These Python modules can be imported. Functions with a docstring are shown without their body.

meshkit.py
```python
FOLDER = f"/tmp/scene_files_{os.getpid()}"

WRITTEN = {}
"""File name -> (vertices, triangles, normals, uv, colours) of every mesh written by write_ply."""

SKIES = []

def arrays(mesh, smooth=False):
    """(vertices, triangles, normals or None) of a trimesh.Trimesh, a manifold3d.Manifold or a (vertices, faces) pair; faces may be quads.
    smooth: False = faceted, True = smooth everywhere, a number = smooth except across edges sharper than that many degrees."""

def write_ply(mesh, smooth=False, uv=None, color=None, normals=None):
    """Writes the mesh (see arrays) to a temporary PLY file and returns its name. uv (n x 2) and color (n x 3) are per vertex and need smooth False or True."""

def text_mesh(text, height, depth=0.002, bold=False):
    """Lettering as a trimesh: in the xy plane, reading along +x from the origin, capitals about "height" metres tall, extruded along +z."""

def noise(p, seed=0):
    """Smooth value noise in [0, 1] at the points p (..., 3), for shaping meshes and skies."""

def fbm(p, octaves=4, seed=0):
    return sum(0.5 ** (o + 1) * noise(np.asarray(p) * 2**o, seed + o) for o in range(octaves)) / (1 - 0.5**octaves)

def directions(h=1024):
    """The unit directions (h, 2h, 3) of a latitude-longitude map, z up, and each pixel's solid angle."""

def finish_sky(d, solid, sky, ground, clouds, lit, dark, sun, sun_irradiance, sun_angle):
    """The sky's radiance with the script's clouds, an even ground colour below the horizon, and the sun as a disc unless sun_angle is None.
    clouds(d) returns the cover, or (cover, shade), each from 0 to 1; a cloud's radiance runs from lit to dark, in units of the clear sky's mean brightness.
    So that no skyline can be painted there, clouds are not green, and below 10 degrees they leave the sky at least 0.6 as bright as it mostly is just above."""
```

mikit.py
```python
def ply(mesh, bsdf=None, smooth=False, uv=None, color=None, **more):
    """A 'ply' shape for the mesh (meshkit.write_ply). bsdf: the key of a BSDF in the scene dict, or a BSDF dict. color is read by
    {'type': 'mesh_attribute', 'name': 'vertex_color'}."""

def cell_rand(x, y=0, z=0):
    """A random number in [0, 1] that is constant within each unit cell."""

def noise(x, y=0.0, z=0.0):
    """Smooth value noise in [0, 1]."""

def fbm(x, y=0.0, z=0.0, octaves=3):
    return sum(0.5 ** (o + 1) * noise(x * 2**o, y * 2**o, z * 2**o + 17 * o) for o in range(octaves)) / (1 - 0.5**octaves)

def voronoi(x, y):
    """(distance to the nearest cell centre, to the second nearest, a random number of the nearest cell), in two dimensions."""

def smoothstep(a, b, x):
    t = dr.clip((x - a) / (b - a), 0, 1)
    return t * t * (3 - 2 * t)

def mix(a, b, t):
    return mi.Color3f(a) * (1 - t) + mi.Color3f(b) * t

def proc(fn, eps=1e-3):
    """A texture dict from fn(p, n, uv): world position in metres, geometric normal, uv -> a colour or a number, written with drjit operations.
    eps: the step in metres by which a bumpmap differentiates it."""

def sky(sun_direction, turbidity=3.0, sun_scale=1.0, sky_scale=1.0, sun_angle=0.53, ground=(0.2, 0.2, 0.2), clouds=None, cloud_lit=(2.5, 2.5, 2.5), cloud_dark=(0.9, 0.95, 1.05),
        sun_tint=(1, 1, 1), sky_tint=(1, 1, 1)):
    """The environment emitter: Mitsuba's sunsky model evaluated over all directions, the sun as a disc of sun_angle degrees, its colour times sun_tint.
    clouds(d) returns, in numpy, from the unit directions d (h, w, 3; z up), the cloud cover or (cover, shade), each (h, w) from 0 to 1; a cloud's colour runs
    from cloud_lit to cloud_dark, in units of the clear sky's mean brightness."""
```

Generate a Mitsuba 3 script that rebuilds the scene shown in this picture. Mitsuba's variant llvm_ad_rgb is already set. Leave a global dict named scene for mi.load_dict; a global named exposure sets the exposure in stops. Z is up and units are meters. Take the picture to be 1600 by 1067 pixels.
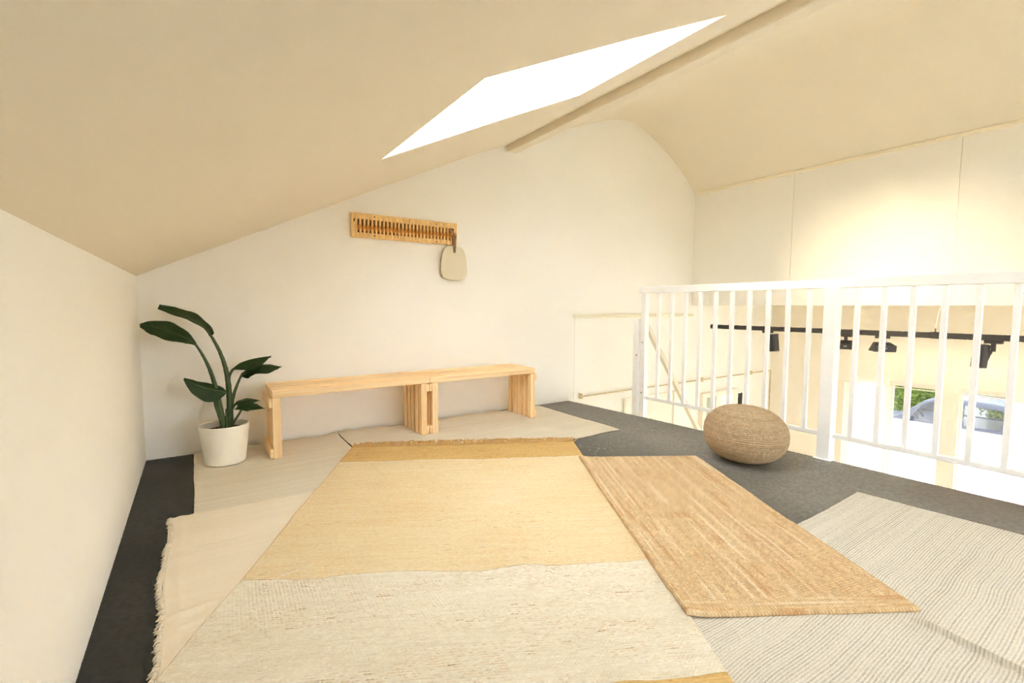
import math, random
import numpy as np, trimesh, mitsuba as mi, drjit as dr
import manifold3d as m3
from shapely.geometry import Polygon
import mikit, meshkit
from mikit import proc, noise, fbm, smoothstep, mix, cell_rand

random.seed(3)
rng = np.random.default_rng(3)
T = mi.ScalarTransform4f
scene, labels = {}, {}

# ------------------------------------------------------------------ camera, sky, exposure
EYE = np.array([0.279, -3.481, 0.92])
FWD = np.array([0.556, 0.828, -0.074])
UP = np.array([0.039, 0.064, 0.997])
scene['camera'] = {'type': 'perspective', 'fov_axis': 'x', 'fov': math.degrees(2 * math.atan(800 / 734.8)), 'near_clip': 0.02, 'far_clip': 500.0,
                   'to_world': T().look_at(origin=EYE.tolist(), target=(EYE + FWD).tolist(), up=UP.tolist())}
SKY_LEVEL = 3.0
SUN_LEVEL = 0.68        # a low veiled sun behind the roof, spread wide by thin cloud
def overcast(d):
    cover = np.full(d.shape[:2], 1.0)
    shade = 0.35 * meshkit.fbm(d * 2.2, 4) + 0.25 * (1 - np.clip(d[..., 2], 0, 1))
    return cover, shade
scene['sky'] = mikit.sky([-0.985, 0.03, 0.19], turbidity=5, sun_scale=SUN_LEVEL, sun_angle=19, sun_tint=(0.75, 1.0, 1.7), sky_scale=SKY_LEVEL, ground=(0.22, 0.21, 0.19), clouds=overcast,
                         cloud_lit=(2.52, 2.68, 2.84), cloud_dark=(1.36, 1.45, 1.53))
exposure = 4.42

# ------------------------------------------------------------------ helpers
def taken(key):
    return key in scene or any(k.startswith(key + '__') for k in scene)
def free(key):
    if not taken(key): return key
    n = 1
    while taken(f'{key}_{n:03d}'): n += 1
    return f'{key}_{n:03d}'
def obj(name, mesh, bsdf, parent=None, smooth=False, uv=None, label=None, cat=None, group=None, kind=None, **more):
    key = free(f'{parent}__{name}' if parent else name)
    scene[key] = mikit.ply(mesh, bsdf, smooth=smooth, uv=uv, **more)
    tag(key, label, cat, group, kind)
    return key
def tag(key, label=None, cat=None, group=None, kind=None):
    d = {k: v for k, v in dict(label=label, category=cat, group=group, kind=kind).items() if v}
    if d: labels[key] = d
def M(v, f): return trimesh.Trimesh(np.asarray(v, float), np.asarray(f, int), process=False)
def cat(*ms): return trimesh.util.concatenate([tm(m) for m in ms])
def tm(m):
    if hasattr(m, 'to_mesh'):
        q = m.to_mesh(); return M(q.vert_properties[:, :3], q.tri_verts)
    return m
def box(lo, hi, c=0.0):
    lo, hi = np.minimum(lo, hi).astype(float), np.maximum(lo, hi).astype(float)
    if c <= 0:
        b = trimesh.creation.box(extents=hi - lo); b.apply_translation((lo + hi) / 2); return b
    pts = []
    for s in np.ndindex(2, 2, 2):
        p = np.where(np.array(s) == 1, hi, lo); q = np.where(np.array(s) == 1, -c, c)
        for k in range(3):
            r = p + q; r[k] = p[k]; pts.append(r)
    return trimesh.convex.convex_hull(np.array(pts))
def tf(mesh, R=None, t=(0, 0, 0)):
    m = tm(mesh).copy(); A = np.eye(4)
    if R is not None: A[:3, :3] = R
    A[:3, 3] = t; m.apply_transform(A); return m
def rot(axis, deg): return trimesh.transformations.rotation_matrix(math.radians(deg), axis)[:3, :3]
def smooth_path(P, n):
    from scipy.interpolate import CubicSpline
    P = np.asarray(P, float); t = np.r_[0, np.cumsum(np.linalg.norm(np.diff(P[:, :3], axis=0), axis=1))]
    return CubicSpline(t, P)(np.linspace(0, t[-1], n))
def tube(P, r, seg=10, caps=True):
    P = np.asarray(P, float); r = np.broadcast_to(r, len(P)); n = len(P)
    d = np.gradient(P, axis=0); d /= np.linalg.norm(d, axis=1, keepdims=True)
    u = np.cross(d[0], [0.3, 0.2, 0.9] if abs(d[0][2]) < 0.9 else [1, 0, 0]); V = []
    a = np.arange(seg) * 2 * np.pi / seg
    for i in range(n):
        u = u - d[i] * (u @ d[i]); u /= np.linalg.norm(u); w = np.cross(d[i], u)
        V.append(P[i] + r[i] * (np.cos(a)[:, None] * u + np.sin(a)[:, None] * w))
    V = np.vstack(V); F = []
    for i in range(n - 1):
        for k in range(seg):
            a0, a1 = i * seg + k, i * seg + (k + 1) % seg
            F += [[a0, a1, a1 + seg], [a0, a1 + seg, a0 + seg]]
    if caps:
        c0, c1 = len(V), len(V) + 1; V = np.vstack([V, P[0], P[-1]])
        for k in range(seg):
            F += [[c0, (k + 1) % seg, k], [c1, (n - 1) * seg + k, (n - 1) * seg + (k + 1) % seg]]
    return M(V, F)
def lathe(prof, seg=64, c=(0, 0, 0)):
    prof = np.asarray(prof, float); a = np.arange(seg) * 2 * np.pi / seg
    V = np.concatenate([np.stack([r * np.cos(a), r * np.sin(a), np.full(seg, z)], 1) for r, z in prof]) + np.asarray(c)
    F = []
    for i in range(len(prof) - 1):
        k = np.arange(seg); k2 = (k + 1) % seg
        F.append(np.stack([i * seg + k, i * seg + k2, (i + 1) * seg + k2], 1)); F.append(np.stack([i * seg + k, (i + 1) * seg + k2, (i + 1) * seg + k], 1))
    return M(V, np.vstack(F))
def prism(poly, L, A, t):
    """(a, b) outline extruded by L along c, then A @ (a, b, c) + t"""
    return tf(trimesh.creation.extrude_polygon(Polygon(poly), L, engine='earcut'), np.array(A, float), t)
XZ = [[1, 0, 0], [0, 0, -1], [0, 1, 0]]           # outline in x, z; extruded towards -y
YZ = [[0, 0, 1], [1, 0, 0], [0, 1, 0]]            # outline in y, z; extruded towards +x
def man(mesh):
    mesh = tm(mesh); return m3.Manifold(m3.Mesh(np.asarray(mesh.vertices, np.float32), np.asarray(mesh.faces, np.uint32)))

# ------------------------------------------------------------------ materials
def srgb(*c):
    c = np.array(c, float) / 255
    return np.where(c < 0.04045, c / 12.92, ((c + 0.055) / 1.055) ** 2.4).tolist()
def rgb(c): return {'type': 'rgb', 'value': list(map(float, c))}
def two(b): return {'type': 'twosided', 'bsdf': b}
def princ(color, rough=0.6, **k): return {'type': 'principled', 'base_color': color if isinstance(color, dict) else rgb(color), 'roughness': rough, **k}
def bump(b, fn, scale, eps=1e-3): return {'type': 'bumpmap', 'map': proc(fn, eps), 'scale': scale, 'bsdf': b}
def mat(name, b): scene[name] = two(b); return name

WALL = (0.895, 0.875, 0.812)
def wall_col(p, n, uv):
    t = fbm(p.x * 1.3, p.y * 1.3, p.z * 1.3)
    return mix((WALL[0] * 0.97, WALL[1] * 0.965, WALL[2] * 0.95), (WALL[0] * 1.02, WALL[1] * 1.02, WALL[2] * 1.03), t)
def plaster(p, n, uv): return noise(p.x * 160, p.y * 160, p.z * 160) + 0.6 * noise(p.x * 60, p.y * 60, p.z * 60)
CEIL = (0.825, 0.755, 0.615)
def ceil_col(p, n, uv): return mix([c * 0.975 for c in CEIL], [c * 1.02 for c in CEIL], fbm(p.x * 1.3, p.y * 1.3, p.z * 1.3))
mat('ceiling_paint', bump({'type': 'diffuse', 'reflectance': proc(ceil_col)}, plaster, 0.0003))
mat('wall_paint', bump({'type': 'diffuse', 'reflectance': proc(wall_col)}, plaster, 0.0003))
mat('lower_paint', {'type': 'diffuse', 'reflectance': rgb((0.88, 0.815, 0.70))})
mat('white_metal', princ((0.90, 0.90, 0.885), 0.35))
mat('frame_paint', princ((0.80, 0.75, 0.66), 0.4))
mat('trim_paint', princ((0.88, 0.80, 0.64), 0.5))
mat('pipe_paint', princ((0.55, 0.46, 0.30), 0.45))
mat('black_metal', princ((0.035, 0.031, 0.028), 0.42))
mat('black_plastic', princ((0.012, 0.012, 0.012), 0.5))
mat('brown_leather', princ((0.22, 0.125, 0.07), 0.6))
mat('beige_felt', princ((0.70, 0.63, 0.47), 0.75))
mat('pot_ceramic', princ((0.87, 0.83, 0.72), 0.35))
mat('soil', princ((0.05, 0.033, 0.02), 0.95))
mat('screw_steel', princ((0.12, 0.08, 0.05), 0.5))
def floor_col(p, n, uv):
    t = fbm(p.x * 2.2, p.y * 2.2); s = noise(p.x * 90, p.y * 90)
    speck = smoothstep(0.88, 0.93, noise(p.x * 85, p.y * 80, 3.0)) * smoothstep(0.62, 0.85, noise(p.x * 3.1, p.y * 3.1, 7.0)) * smoothstep(1.5, 2.4, p.x)
    c = mix((0.010, 0.012, 0.012), (0.022, 0.024, 0.023), t)
    dust_sheen = smoothstep(1.6, 3.0, p.x) * (0.6 + 0.6 * fbm(p.x * 1.7 + 4, p.y * 1.7))  # dust plus window sheen painted into the colour, paler toward the railing
    c = mix(c, mi.Color3f(0.205, 0.195, 0.17), 0.85 * dust_sheen)
    c = c * (0.82 + 0.36 * s)
    brown = smoothstep(0.5, 0.75, fbm(p.x * 1.4 + 9, p.y * 1.4)) * smoothstep(2.6, 3.2, p.x)
    c = mix(c, mi.Color3f(0.105, 0.075, 0.06), 0.6 * brown)
    return mix(c, mi.Color3f(0.42, 0.40, 0.36), speck * 0.7)
def floor_bump(p, n, uv):
    w = noise(p.x * 7 + 4 * noise(p.x * 3, p.y * 3), p.y * 16)
    crack = 1 - smoothstep(0.0, 0.03, dr.abs(w - 0.5))
    crack = crack * smoothstep(0.6, 0.7, noise(p.x * 1.7 + 3, p.y * 1.7, 2.0))
    return 0.5 * fbm(p.x * 45, p.y * 45) - 1.4 * crack
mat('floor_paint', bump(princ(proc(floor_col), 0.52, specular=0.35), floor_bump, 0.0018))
def pine(axis):
    def fn(p, n, uv):
        a = (p.x, p.y, p.z)[axis]; b, c = [(p.y, p.z), (p.x, p.z), (p.x, p.y)][axis]
        slat = cell_rand(dr.floor(b * 17), dr.floor(c * 17 + 3), 5.0)
        g = noise(a * 2.2 + 9 * slat, b * 70 + 2 * noise(a * 1.5, b * 5, c * 5), c * 70)
        f = noise(a * 14, b * 260, c * 260)
        base = mix((0.88, 0.68, 0.41), (0.76, 0.50, 0.25), smoothstep(0.25, 0.85, g) * 0.75 + 0.25 * f)
        return base * (0.92 + 0.16 * slat)
    return fn
for ax, nm in enumerate('xyz'): mat(f'pine_{nm}', princ(proc(pine(ax)), 0.55))
def bamboo(p, n, uv):
    s = cell_rand(dr.floor(p.x / 0.01443), dr.floor(p.z * 12), 2.0)
    g = noise(p.x * 300, p.y * 300, p.z * 12)
    return mix((0.72, 0.45, 0.16), (0.86, 0.59, 0.26), 0.6 * s + 0.4 * g)
mat('bamboo', princ(proc(bamboo), 0.5))
mat('bamboo_hook', princ((0.60, 0.27, 0.05), 0.5))
mat('bamboo_shade', princ((0.16, 0.09, 0.035), 0.7))
def leaf_col(p, n, uv):
    rib = dr.abs(dr.sin(uv.x * 190)) ** 4
    mid = 1 - smoothstep(0.0, 0.07, dr.abs(uv.y))
    c = mix((0.010, 0.026, 0.005), (0.022, 0.046, 0.009), fbm(p.x * 20, p.y * 20, p.z * 20))
    return mix(c * (1 + 0.25 * rib), mi.Color3f(0.06, 0.10, 0.03), 0.5 * mid)
scene['leaf'] = two(princ(proc(leaf_col), 0.5, specular=0.25))
mat('stem', princ((0.040, 0.070, 0.018), 0.45))
mat('bright_leaf', princ((0.25, 0.45, 0.06), 0.45))
# rug cloth: uv is in metres along the rug (u across, v along)
def weave(pu, pv):
    def fn(p, n, uv):
        row = dr.floor(uv.y / pv)
        x = uv.x / pu + 0.5 * (row - 2 * dr.floor(row / 2)) + 0.35 * noise(uv.x * 9, row * 0.7)
        a = dr.abs(dr.sin(math.pi * x)); b = dr.abs(dr.sin(math.pi * uv.y / pv))
        return dr.sqrt(a * b + 1e-4) * (0.7 + 0.6 * noise(uv.x / pu * 0.9, row * 1.3))
    return fn
def flat_rug(lo, hi, dark, pu, pv, streak=1.0):
    def fn(p, n, uv):
        row = dr.floor(uv.y / pv)
        r = noise(uv.x * 7 + 40 * cell_rand(row, 1.0), row * 0.61)
        k = dr.floor(uv.x / pu + 0.37 * row)
        f, g = cell_rand(k, row, 4.0), cell_rand(k, row, 6.0)
        t = uv.y / pv - row
        low = smoothstep(0.45, 0.2, t)
        zone = smoothstep(0.3, 0.75, noise(uv.x * 4, row * 0.16, 2.0))
        fleck = smoothstep(0.965, 0.98, cell_rand(dr.floor(k / 2), row, 9.0)) * zone * low * streak
        shade_dash = smoothstep(0.45, 0.8, g) * (0.25 + 0.75 * zone) * low * streak  # painted shade in the gaps beneath the weave bumps
        c = mix(lo, hi, 0.30 * r + 0.30 * f + 0.40 * fbm(uv.x * 2.2, uv.y * 2.2))
        c = mix(c, mi.Color3f(dark) * 1.25, 0.42 * shade_dash)
        return mix(c, mi.Color3f(dark), 0.75 * fleck)
    return fn
mat('cloth_yellow', bump({'type': 'diffuse', 'reflectance': proc(flat_rug((0.72, 0.515, 0.25), (0.835, 0.74, 0.53), (0.50, 0.34, 0.15), 0.010, 0.009))}, weave(0.008, 0.006), 0.0018, 5e-4))
mat('cloth_pale', bump({'type': 'diffuse', 'reflectance': proc(flat_rug((0.665, 0.59, 0.44), (0.85, 0.80, 0.68), (0.44, 0.30, 0.16), 0.012, 0.009))}, weave(0.012, 0.009), 0.0015, 5e-4))
mat('cloth_gold', bump({'type': 'diffuse', 'reflectance': proc(flat_rug((0.52, 0.33, 0.115), (0.78, 0.55, 0.245), (0.34, 0.18, 0.06), 0.010, 0.010))}, weave(0.010, 0.010), 0.0020, 5e-4))
def jute_col(p, n, uv):
    border = uv.y < 0.065
    a = dr.select(border, uv.y, uv.x); b = dr.select(border, uv.x, uv.y)
    col = dr.floor(a / 0.0105); tw = b / 0.011 + 0.5 * (col - 2 * dr.floor(col / 2))
    seg = dr.floor(tw + 0.6 * noise(col * 0.7, b * 3))
    s1 = noise(col * 1.37, b * 2.0, 1.0); s2 = cell_rand(col, seg, 3.0); s3 = noise(col * 1.1, b * 9, 5.0)
    f = noise(uv.x * 420, uv.y * 420)
    ply_shade = smoothstep(-0.4, 0.7, dr.sin(2 * math.pi * (tw + 1.2 * a / 0.0105)))  # tone by twist phase, painting shade into the cord grooves
    c = mix((0.44, 0.29, 0.145), (0.76, 0.575, 0.345), 0.25 * s1 + 0.35 * s2 + 0.4 * ply_shade)
    c = mix(c, mi.Color3f(0.46, 0.22, 0.075), 0.5 * smoothstep(0.70, 0.86, s3))
    c = mix(c, mi.Color3f(0.80, 0.69, 0.53), 0.5 * smoothstep(0.68, 0.9, noise(col * 1.6, b * 2.2, 8.0)))
    return c * (0.84 + 0.32 * f)
mat('jute', {'type': 'diffuse', 'reflectance': proc(jute_col)})
def pouf_col(p, n, uv):
    f = noise(uv.x * 220, uv.y * 30); r = cell_rand(dr.floor(uv.y), 2.0)
    g = noise(uv.x * 70, dr.floor(uv.y) * 0.7, 3.0)
    c = mix((0.31, 0.215, 0.12), (0.60, 0.455, 0.29), 0.4 * f + 0.3 * r + 0.3 * g)
    return mix(c, mi.Color3f(0.66, 0.54, 0.38), 0.45 * smoothstep(0.64, 0.85, noise(uv.x * 230, dr.floor(uv.y) * 1.9, 7.0)))
mat('jute_cord', {'type': 'diffuse', 'reflectance': proc(pouf_col)})
def linen(lo, hi, pitch, amt):
    def fn(p, n, uv):
        r = noise(uv.y / pitch, uv.x * 2.0); f = noise(uv.x * 420, uv.y * 420)
        return mix(lo, hi, amt * r + (0.75 - amt) * f + 0.25 * fbm(uv.x * 4, uv.y * 4))
    return fn
def linen_bump(p, n, uv): return noise(uv.x * 380, uv.y * 380) + 0.6 * noise(uv.x * 16, uv.y * 240)
mat('cloth_grey', bump({'type': 'diffuse', 'reflectance': proc(linen((0.60, 0.545, 0.43), (0.82, 0.76, 0.63), 0.006, 0.4))}, linen_bump, 0.0008))
mat('cloth_white', bump({'type': 'diffuse', 'reflectance': proc(linen((0.76, 0.67, 0.53), (0.87, 0.79, 0.66), 0.02, 0.3))}, linen_bump, 0.0008))
def stripe_col(p, n, uv):
    y = uv.y + 0.006 * noise(uv.x * 9, uv.y * 4) + 0.010 * noise(uv.x * 2.6, uv.y * 2)
    k = dr.floor(y / 0.0082)
    s = dr.sin(2 * math.pi * y / 0.0082)
    w = smoothstep(-0.3, 0.6, s) * (0.45 + 0.55 * cell_rand(k, 1.0)) * (0.55 + 0.75 * noise(uv.x * 3, k * 0.6))
    f = noise(uv.x * 240, uv.y * 500)
    c = mix((0.57, 0.53, 0.45), (0.72, 0.68, 0.59), f)
    return mix(c, mi.Color3f(0.25, 0.225, 0.185), 0.58 * dr.clip(w * (0.6 + 0.8 * noise(uv.x * 160, k * 1.1)), 0, 1))
mat('cloth_striped', {'type': 'diffuse', 'reflectance': proc(stripe_col)})
# glass and outdoors
scene['window_glass'] = {'type': 'thindielectric', 'int_ior': 1.5}
scene['dimming_glass'] = {'type': 'thindielectric', 'int_ior': 1.5, 'specular_transmittance': rgb((0.36, 0.37, 0.37))}  # transmittance lowered to dim the street; the tint is added
scene['frosted_film'] = {'type': 'principledthin', 'base_color': rgb((0.96, 0.96, 0.95)), 'roughness': 0.7, 'diff_trans': 1.45, 'eta': 1.2}
scene['sheer_cloth'] = {'type': 'principledthin', 'base_color': rgb((0.97, 0.95, 0.90)), 'roughness': 0.9, 'diff_trans': 0.9, 'eta': 1.2}
scene['tree_leaf'] = {'type': 'principledthin', 'base_color': proc(lambda p, n, uv: mix((0.10, 0.20, 0.03), (0.30, 0.42, 0.10), noise(p.x * 3, p.y * 3, p.z * 3))), 'roughness': 0.6, 'diff_trans': 0.8}
mat('bark', princ((0.12, 0.085, 0.06), 0.9))
mat('asphalt', princ((0.16, 0.155, 0.15), 0.85))
mat('car_paint', princ((0.075, 0.085, 0.13), 0.3, clearcoat=1.0))
mat('tyre', princ((0.02, 0.02, 0.02), 0.8))
mat('silver', princ((0.6, 0.6, 0.6), 0.3, metallic=1.0))
mat('lower_floor_paint', princ((0.80, 0.76, 0.68), 0.6))
mat('stair_paint', princ((0.84, 0.80, 0.70), 0.5))
mat('window_tint', princ((0.42, 0.44, 0.36), 0.25))
mat('lamp_reflector', princ((0.85, 0.75, 0.55), 0.3))

# ------------------------------------------------------------------ room shell
YR, XB, XS, ZL = -6.6, 5.20, 7.07, -2.5       # rear wall, bulkhead, street wall, lower floor
PROFILE = [(-0.02, 1.079), (1.0, 1.575), (1.6, 1.866), (2.2, 2.150), (2.57, 2.310), (2.96, 2.462), (3.36, 2.630), (3.60, 2.722), (3.76, 2.775), (3.87, 2.803), (3.97, 2.820),
           (4.06, 2.826), (4.15, 2.820), (4.25, 2.798), (4.38, 2.752), (4.54, 2.685), (4.71, 2.597), (4.88, 2.490), (5.03, 2.385), (5.20, 2.255), (5.40, 2.10)]
SL = (2.150 - 1.575) / 1.2
def ceil_z(x): return float(np.interp(x, [a for a, _ in PROFILE], [b for _, b in PROFILE]))
outline = PROFILE + [(5.40, 3.2), (4.06, 3.2), (2.2, 2.150 + 0.14), (-0.02, 1.079 + 0.14)]
ceil = man(prism(outline, 0.2 - YR, XZ, (0, 0.15, 0)))
SKY_X = (0.991, 2.150)
def skylight_cut(y0, y1):
    z0, z1 = ceil_z(SKY_X[0]), ceil_z(SKY_X[1])
    a = math.atan2(z1 - z0, SKY_X[1] - SKY_X[0]); L = math.hypot(z1 - z0, SKY_X[1] - SKY_X[0])
    return a, L, np.array([SKY_X[0], 0, z0])
LIGHTS = [(-2.278, -1.377), (-5.35, -4.25)]  # second skylight is unseen, added behind the camera to bring light
a, L, o = skylight_cut(*LIGHTS[0])
RS = np.array([[math.cos(a), 0, -math.sin(a)], [0, 1, 0], [math.sin(a), 0, math.cos(a)]])
for y0, y1 in LIGHTS:
    ceil = ceil - man(tf(box((0, y0, -0.1), (L, y1, 0.5)), RS, o))
obj('ceiling', ceil, 'ceiling_paint', smooth=25, kind='structure')
for i, (y0, y1) in enumerate(LIGHTS):
    w = f'window_{i + 1}'
    ring = man(box((-0.05, y0 - 0.05, 0.145), (L + 0.05, y1 + 0.05, 0.20))) - man(box((0, y0, 0.1), (L, y1, 0.3)))
    obj('frame', tf(ring, RS, o), 'white_metal', w)
    obj('pane', tf(M([[-.01, y0 - .01, .175], [L + .01, y0 - .01, .175], [L + .01, y1 + .01, .175], [-.01, y1 + .01, .175]], [[0, 1, 2], [0, 2, 3]]), RS, o), 'window_glass', w)
    tag(w, 'white rectangular skylight in the sloping ceiling' if i == 0 else 'second skylight added behind the viewpoint for light', kind='structure')
obj('wall_left', box((-0.15, YR, ZL), (0, 0.15, 1.12)), 'wall_paint', kind='structure')
wb = Polygon([(-0.15, ZL - .1), (XS + .2, ZL - .1), (XS + .2, 1.2), (XB + .15, 3.0), (-0.15, 3.0)])
obj('wall_back', prism(wb.exterior.coords[:-1], 0.15, XZ, (0, 0.15, 0)), 'wall_paint', kind='structure')
FILL_GAB = ((1.5, 0.15), (4.7, 1.75))  # opening for an unseen gable window, added as fill for the back wall
obj('wall_rear', man(box((-0.15, YR - .15, ZL), (XS + .2, YR, 3.2))) - man(box((FILL_GAB[0][0], YR - 1, FILL_GAB[0][1]), (FILL_GAB[1][0], YR + 1, FILL_GAB[1][1]))), 'wall_paint', kind='structure')
wg = 'window_10'
gr_ = man(box((FILL_GAB[0][0], YR - .1, FILL_GAB[0][1]), (FILL_GAB[1][0], YR - .05, FILL_GAB[1][1])))
for k in range(3):
    w3 = (FILL_GAB[1][0] - FILL_GAB[0][0]) / 3; gr_ = gr_ - man(box((FILL_GAB[0][0] + k * w3 + .04, YR - 1, FILL_GAB[0][1] + .05), (FILL_GAB[0][0] + (k + 1) * w3 - .04, YR + 1, FILL_GAB[1][1] - .05)))
obj('frame', gr_, 'white_metal', wg)
obj('pane', M([[FILL_GAB[0][0], YR - .07, FILL_GAB[0][1]], [FILL_GAB[1][0], YR - .07, FILL_GAB[0][1]], [FILL_GAB[1][0], YR - .07, FILL_GAB[1][1]], [FILL_GAB[0][0], YR - .07, FILL_GAB[1][1]]], [[0, 1, 2], [0, 2, 3]]), 'window_glass', wg)
tag(wg, 'gable window added behind the viewpoint for fill light', kind='structure')
EDGE = [(3.285, 0.0), (3.362, -0.902), (3.427, -2.231), (3.465, -3.2), (3.47, YR)]
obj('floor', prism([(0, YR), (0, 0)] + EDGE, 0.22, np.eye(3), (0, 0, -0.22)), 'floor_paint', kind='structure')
obj('trim_1', prism([(x + .002, y) for x, y in EDGE] + [(x + .02, y) for x, y in EDGE[::-1]], 0.21, np.eye(3), (0, 0, -0.225)), 'trim_paint', kind='structure')
# the bulkhead over the shop front, of boards 1.22 m wide with open joints
joints = [0.0, -1.107, -2.327, -3.547, -4.767, -5.987, YR]
tag('wall_right', 'cream boarded bulkhead wall beyond the railing', kind='structure')
for y1, y0 in zip(joints[:-1], joints[1:]):
    obj('board', box((XB, y0 + 0.0018, 0.94), (XB + 0.10, y1 - (0.0018 if y1 < 0 else 0), 2.30), 0.002), 'wall_paint', 'wall_right')
obj('core', box((XB + 0.007, YR, 0.945), (XB + 0.14, 0, 2.3)), 'wall_paint', 'wall_right')
obj('trim_2', box((XB - 0.012, YR, 2.225), (XB, 0, 2.255), 0.002), 'trim_paint', kind='structure')
obj('ceiling_lower', box((XB + 0.10, YR, 0.945), (XS + 0.2, 0, 1.15)), 'lower_paint', kind='structure')
obj('floor_lower', box((-0.15, YR, ZL - 0.1), (XS + 0.2, 0.15, ZL)), 'lower_floor_paint', kind='structure')
obj('added_wall_lower', box((3.12, YR, ZL), (3.22, 0, -0.22)), 'lower_paint', kind='structure')  # unseen partition added to keep light in the lower room
# street wall with tall glazed openings
OPEN = [(-1.86, -1.40), (-2.385, -2.01), (-4.15, -2.98), (-5.38, -4.25), (-6.5, -5.48), (-1.34, -1.06), (-2.84, -2.50)]
HEAD, SILL = 0.06, -2.42
street = man(box((XS, YR, ZL - .1), (XS + 0.16, 0.15, 1.15)))
for y0, y1 in OPEN: street = street - man(box((XS - .1, y0, SILL), (XS + .5, y1, HEAD)))
obj('wall_street', street, 'lower_paint', kind='structure')
for i, (y0, y1) in enumerate(OPEN):
    w = f'window_{i + 3}'; f = 0.035; X = XS + 0.06
    ring = man(box((X, y0, SILL), (X + .05, y1, HEAD))) - man(box((X - .1, y0 + f * .4, SILL + .05), (X + .2, y1 - f * .4, HEAD - .055)))
    obj('frame', ring, 'frame_paint', w)
    obj('glazing_bar', box((X + .005, y0 + f * .4, -0.402), (X + .035, y1 - f * .4, -0.392)), 'frame_paint', w)
    q = lambda z0, z1: M([[X + .025, y0 + .005, z0], [X + .025, y1 - .005, z0], [X + .025, y1 - .005, z1], [X + .025, y0 + .005, z1]], [[0, 1, 2], [0, 2, 3]])
    obj('pane', q(-0.397, HEAD - .02), 'dimming_glass' if i < 5 else 'frosted_film', w)
    obj('frosted_pane', q(SILL + .02, -0.397), 'frosted_film', w, label='white frosted lower pane')
    tag(w, ['clear-topped tall shop window showing the car bonnet', 'clear-topped tall shop window showing the car rear'][i] if i < 2 else 'tall frosted shop window behind a sheer curtain' if i > 4 else 'tall frosted shop window beyond the frame', kind='structure')
# purlin under the roof slope
bz = ceil_z(2.61)
obj('ceiling_beam', box((2.565, YR, bz - 0.078), (2.655, 0.0, bz + 0.02), 0.006), 'ceiling_paint', label='long square ceiling beam running beside the skylight up to the back wall', cat='beam')
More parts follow.
